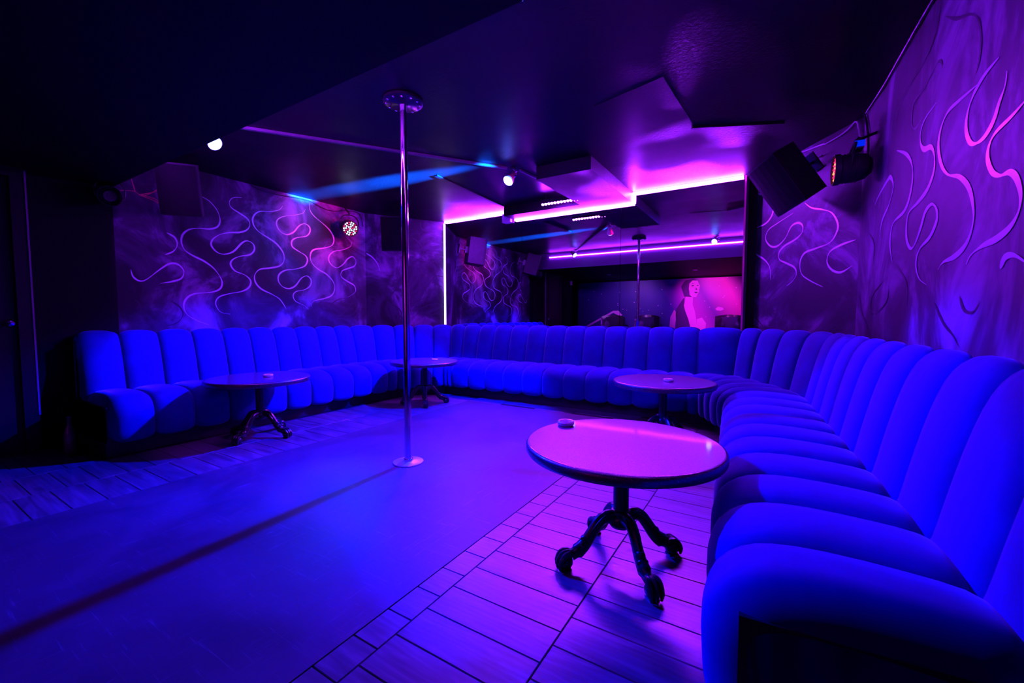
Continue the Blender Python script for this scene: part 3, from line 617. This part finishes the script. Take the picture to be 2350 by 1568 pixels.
# ------------------------------------------------------------------ loose cables on the walls
def cable(label, key, pts, r, mat, off=.012):
    o = MB().tube(smooth_path([wp(key, s, min(z, CEIL - .008), off) for s, z in pts], 4), r, 6).build('wall_cable', M[mat], None, True)
    return tag(o, label, 'cable')
cable('black cable sagging along the ceiling edge to the wall light can', 'left', [(1.288, 2.652), (1.402, 2.62), (1.612, 2.614), (1.839, 2.63), (2.02, 2.633), (2.209, 2.583), (2.377, 2.577), (2.628, 2.635), (2.817, 2.624), (2.868, 2.455)], .006, 'cable')
cable('pale cable above the tilted speaker', 'cham_r', [(.03, 2.65), (.41, 2.655), (.709, 2.634), (.943, 2.607)], .006, 'lilacwire')
cable('thin black cable between tilted speaker and stage light', 'cham_r', [(.601, 2.558), (.796, 2.52), (.924, 2.518)], .005, 'cable')
cable('pale looping cable above the display stage light', 'cham_r', [(.944, 2.6), (1.106, 2.606), (1.2, 2.626), (1.27, 2.648), (1.31, 2.5)], .005, 'lilacwire')
cable('black cable hanging down at the tall wall corner', 'right', [(.05, 2.65), (.12, 2.571), (.2, 2.419), (.22, 2.266), (.15, 2.187)], .008, 'cable')
cable('long black cable along the ceiling edge of the tall wall', 'right', [(2.6, 2.649), (1.331, 2.649), (.968, 2.641), (.629, 2.631), (.312, 2.64), (.1, 2.648)], .007, 'cable')

# ------------------------------------------------------------------ rear zone, seen in the mirror
ps = MB().box((-5.65, -2.6, .3), (.6, -2.59, 2.235)).build('wall_poster', M['poster'])
tag(ps, 'large magenta starry poster of a woman on the rear wall', 'poster')
for k, c in (('hair', 'hair'), ('neck', 'skin'), ('face', 'skin'), ('dress', 'hair'), ('arm', 'skin'), ('shoulder', 'skin'), ('instrument', 'skin'), ('blur', 'skin')):
    P = FIGURE[k]; n = len(P); z = {'hair': .002, 'neck': .004, 'face': .005}.get(k, .003)
    vs = [(x, -2.59 + z, q) for x, q in P]
    MB().add(vs, [tuple(range(n))]).build('print_' + k, M[c], ps)
FACE = [[(-2.093,2.014), (-2.054,2.040), (-2.008,2.023), (-2.047,2.000)], [(-1.946,2.021), (-1.918,2.038), (-1.884,2.024), (-1.912,2.004)], [(-1.967,1.970), (-1.920,1.899), (-1.965,1.888)], [(-2.009,1.823), (-1.970,1.843), (-1.913,1.838), (-1.929,1.802), (-1.974,1.794)], [(-2.100,2.066), (-2.055,2.083), (-2.003,2.065), (-2.055,2.070)]]
for P in FACE:
    MB().add([(x, -2.582, q) for x, q in P], [tuple(range(len(P)))]).build('print_feature', M['hair'], ps)
sg = MB().box((-5.15, -.93, 2.05), (-5.14, -.80, 2.17)).build('wall_notice', M['sign']); tag(sg, 'small framed notice on the wall beside the doorway', 'sign')
spot('poster_fill', (-1.7, -.6, 2.2), (-1.6, -2.6, 1.5), 360, (.8, .03, .9), 62, .8, .05)  # added lamp to brighten the poster, no known source there
spot('poster_fill', (-3.9, -.6, 2.2), (-3.9, -2.6, 1.5), 130, (.5, .1, 1.0), 70, .8, .05)  # second added lamp, for the starry end of the poster
for x in (-1.7, -3.9):  # made-up fittings for the two added poster lamps
    dl = thing('added_downlight', 'small added lamp brightening the poster by the ' + ('woman' if x > -3 else 'guitar neck'), 'added_downlight', (x, -.6, SOFF))
    MB().lathe([(.04, -.012), (.055, -.012), (.055, 0), (.04, 0)], 20).build('ring', M['brushed'], dl, True)
    MB().lathe([(.004, -.006), (.04, -.006), (.04, -.002), (.004, -.002)], 20).build('lens', M['diode_r'], dl, True)
def armchair(label, loc, rz):
    t = thing('tufted_armchair', label, 'armchair', loc, (0, 0, rz), 'black tufted armchairs by the poster')
    nx, nz = 25, 17; vs = []; fs = []
    def dimple(x, z):
        a = abs(math.sin((x / .13 + z / .15) * PI / 2)) * abs(math.sin((x / .13 - z / .15) * PI / 2)); return .03 * a ** .5
    for i in range(nx):
        for j in range(nz):
            x = -.36 + .72 * i / (nx - 1); z = .42 + .72 * j / (nz - 1); top = .05 * (1 - (x / .36) ** 2) * (j / (nz - 1))
            e = min(1, (1 - abs(x) / .36) * 8, (nz - 1 - j) / 2)
            vs.append((x, .18 - .05 - dimple(x, z) * max(e, 0) + .10 * (z - .42) + .12 * (x / .36) ** 2 * -1, z + top - .02))
    for i in range(nx - 1):
        for j in range(nz - 1): fs.append((i * nz + j, (i + 1) * nz + j, (i + 1) * nz + j + 1, i * nz + j + 1))
    bk = MB().add(vs, fs); o = len(bk.v); bk.box((-.35, .14, .3), (.35, .27, 1.10)); bk.build('backrest', M['leather'], t, True)
    MB().box((-.33, -.38, .25), (.33, .16, .40)).build('seat_base', M['leather'], t)
    MB().lathe([(.004, .40), (.30, .40), (.335, .42), (.335, .46), (.30, .485), (.004, .49)], 28, Matrix.Translation((0, -.10, 0))).build('seat_cushion', M['leather'], t, True)
    for s in (-1, 1):
        MB().box((s * .37 - .04, -.36, .25), (s * .37 + .04, .2, .62)).tube([(s * .37, -.37, .62), (s * .37, .2, .64)], .05, 10).build('arm', M['leather'], t, True)
        for y in (-.32, .2): MB().lathe([(.012, 0), (.02, .12), (.022, .25)], 10, Matrix.Translation((s * .3, y, 0))).build('leg', M['iron'], t, True)
    return t
armchair('black tufted armchair before the printed woman', (-1.02, -1.98, 0), PI)
armchair('middle black tufted armchair of the row before the poster', (-3.22, -1.95, 0), PI)
armchair('black tufted armchair under the printed guitar neck', (-4.28, -1.95, 0), PI)
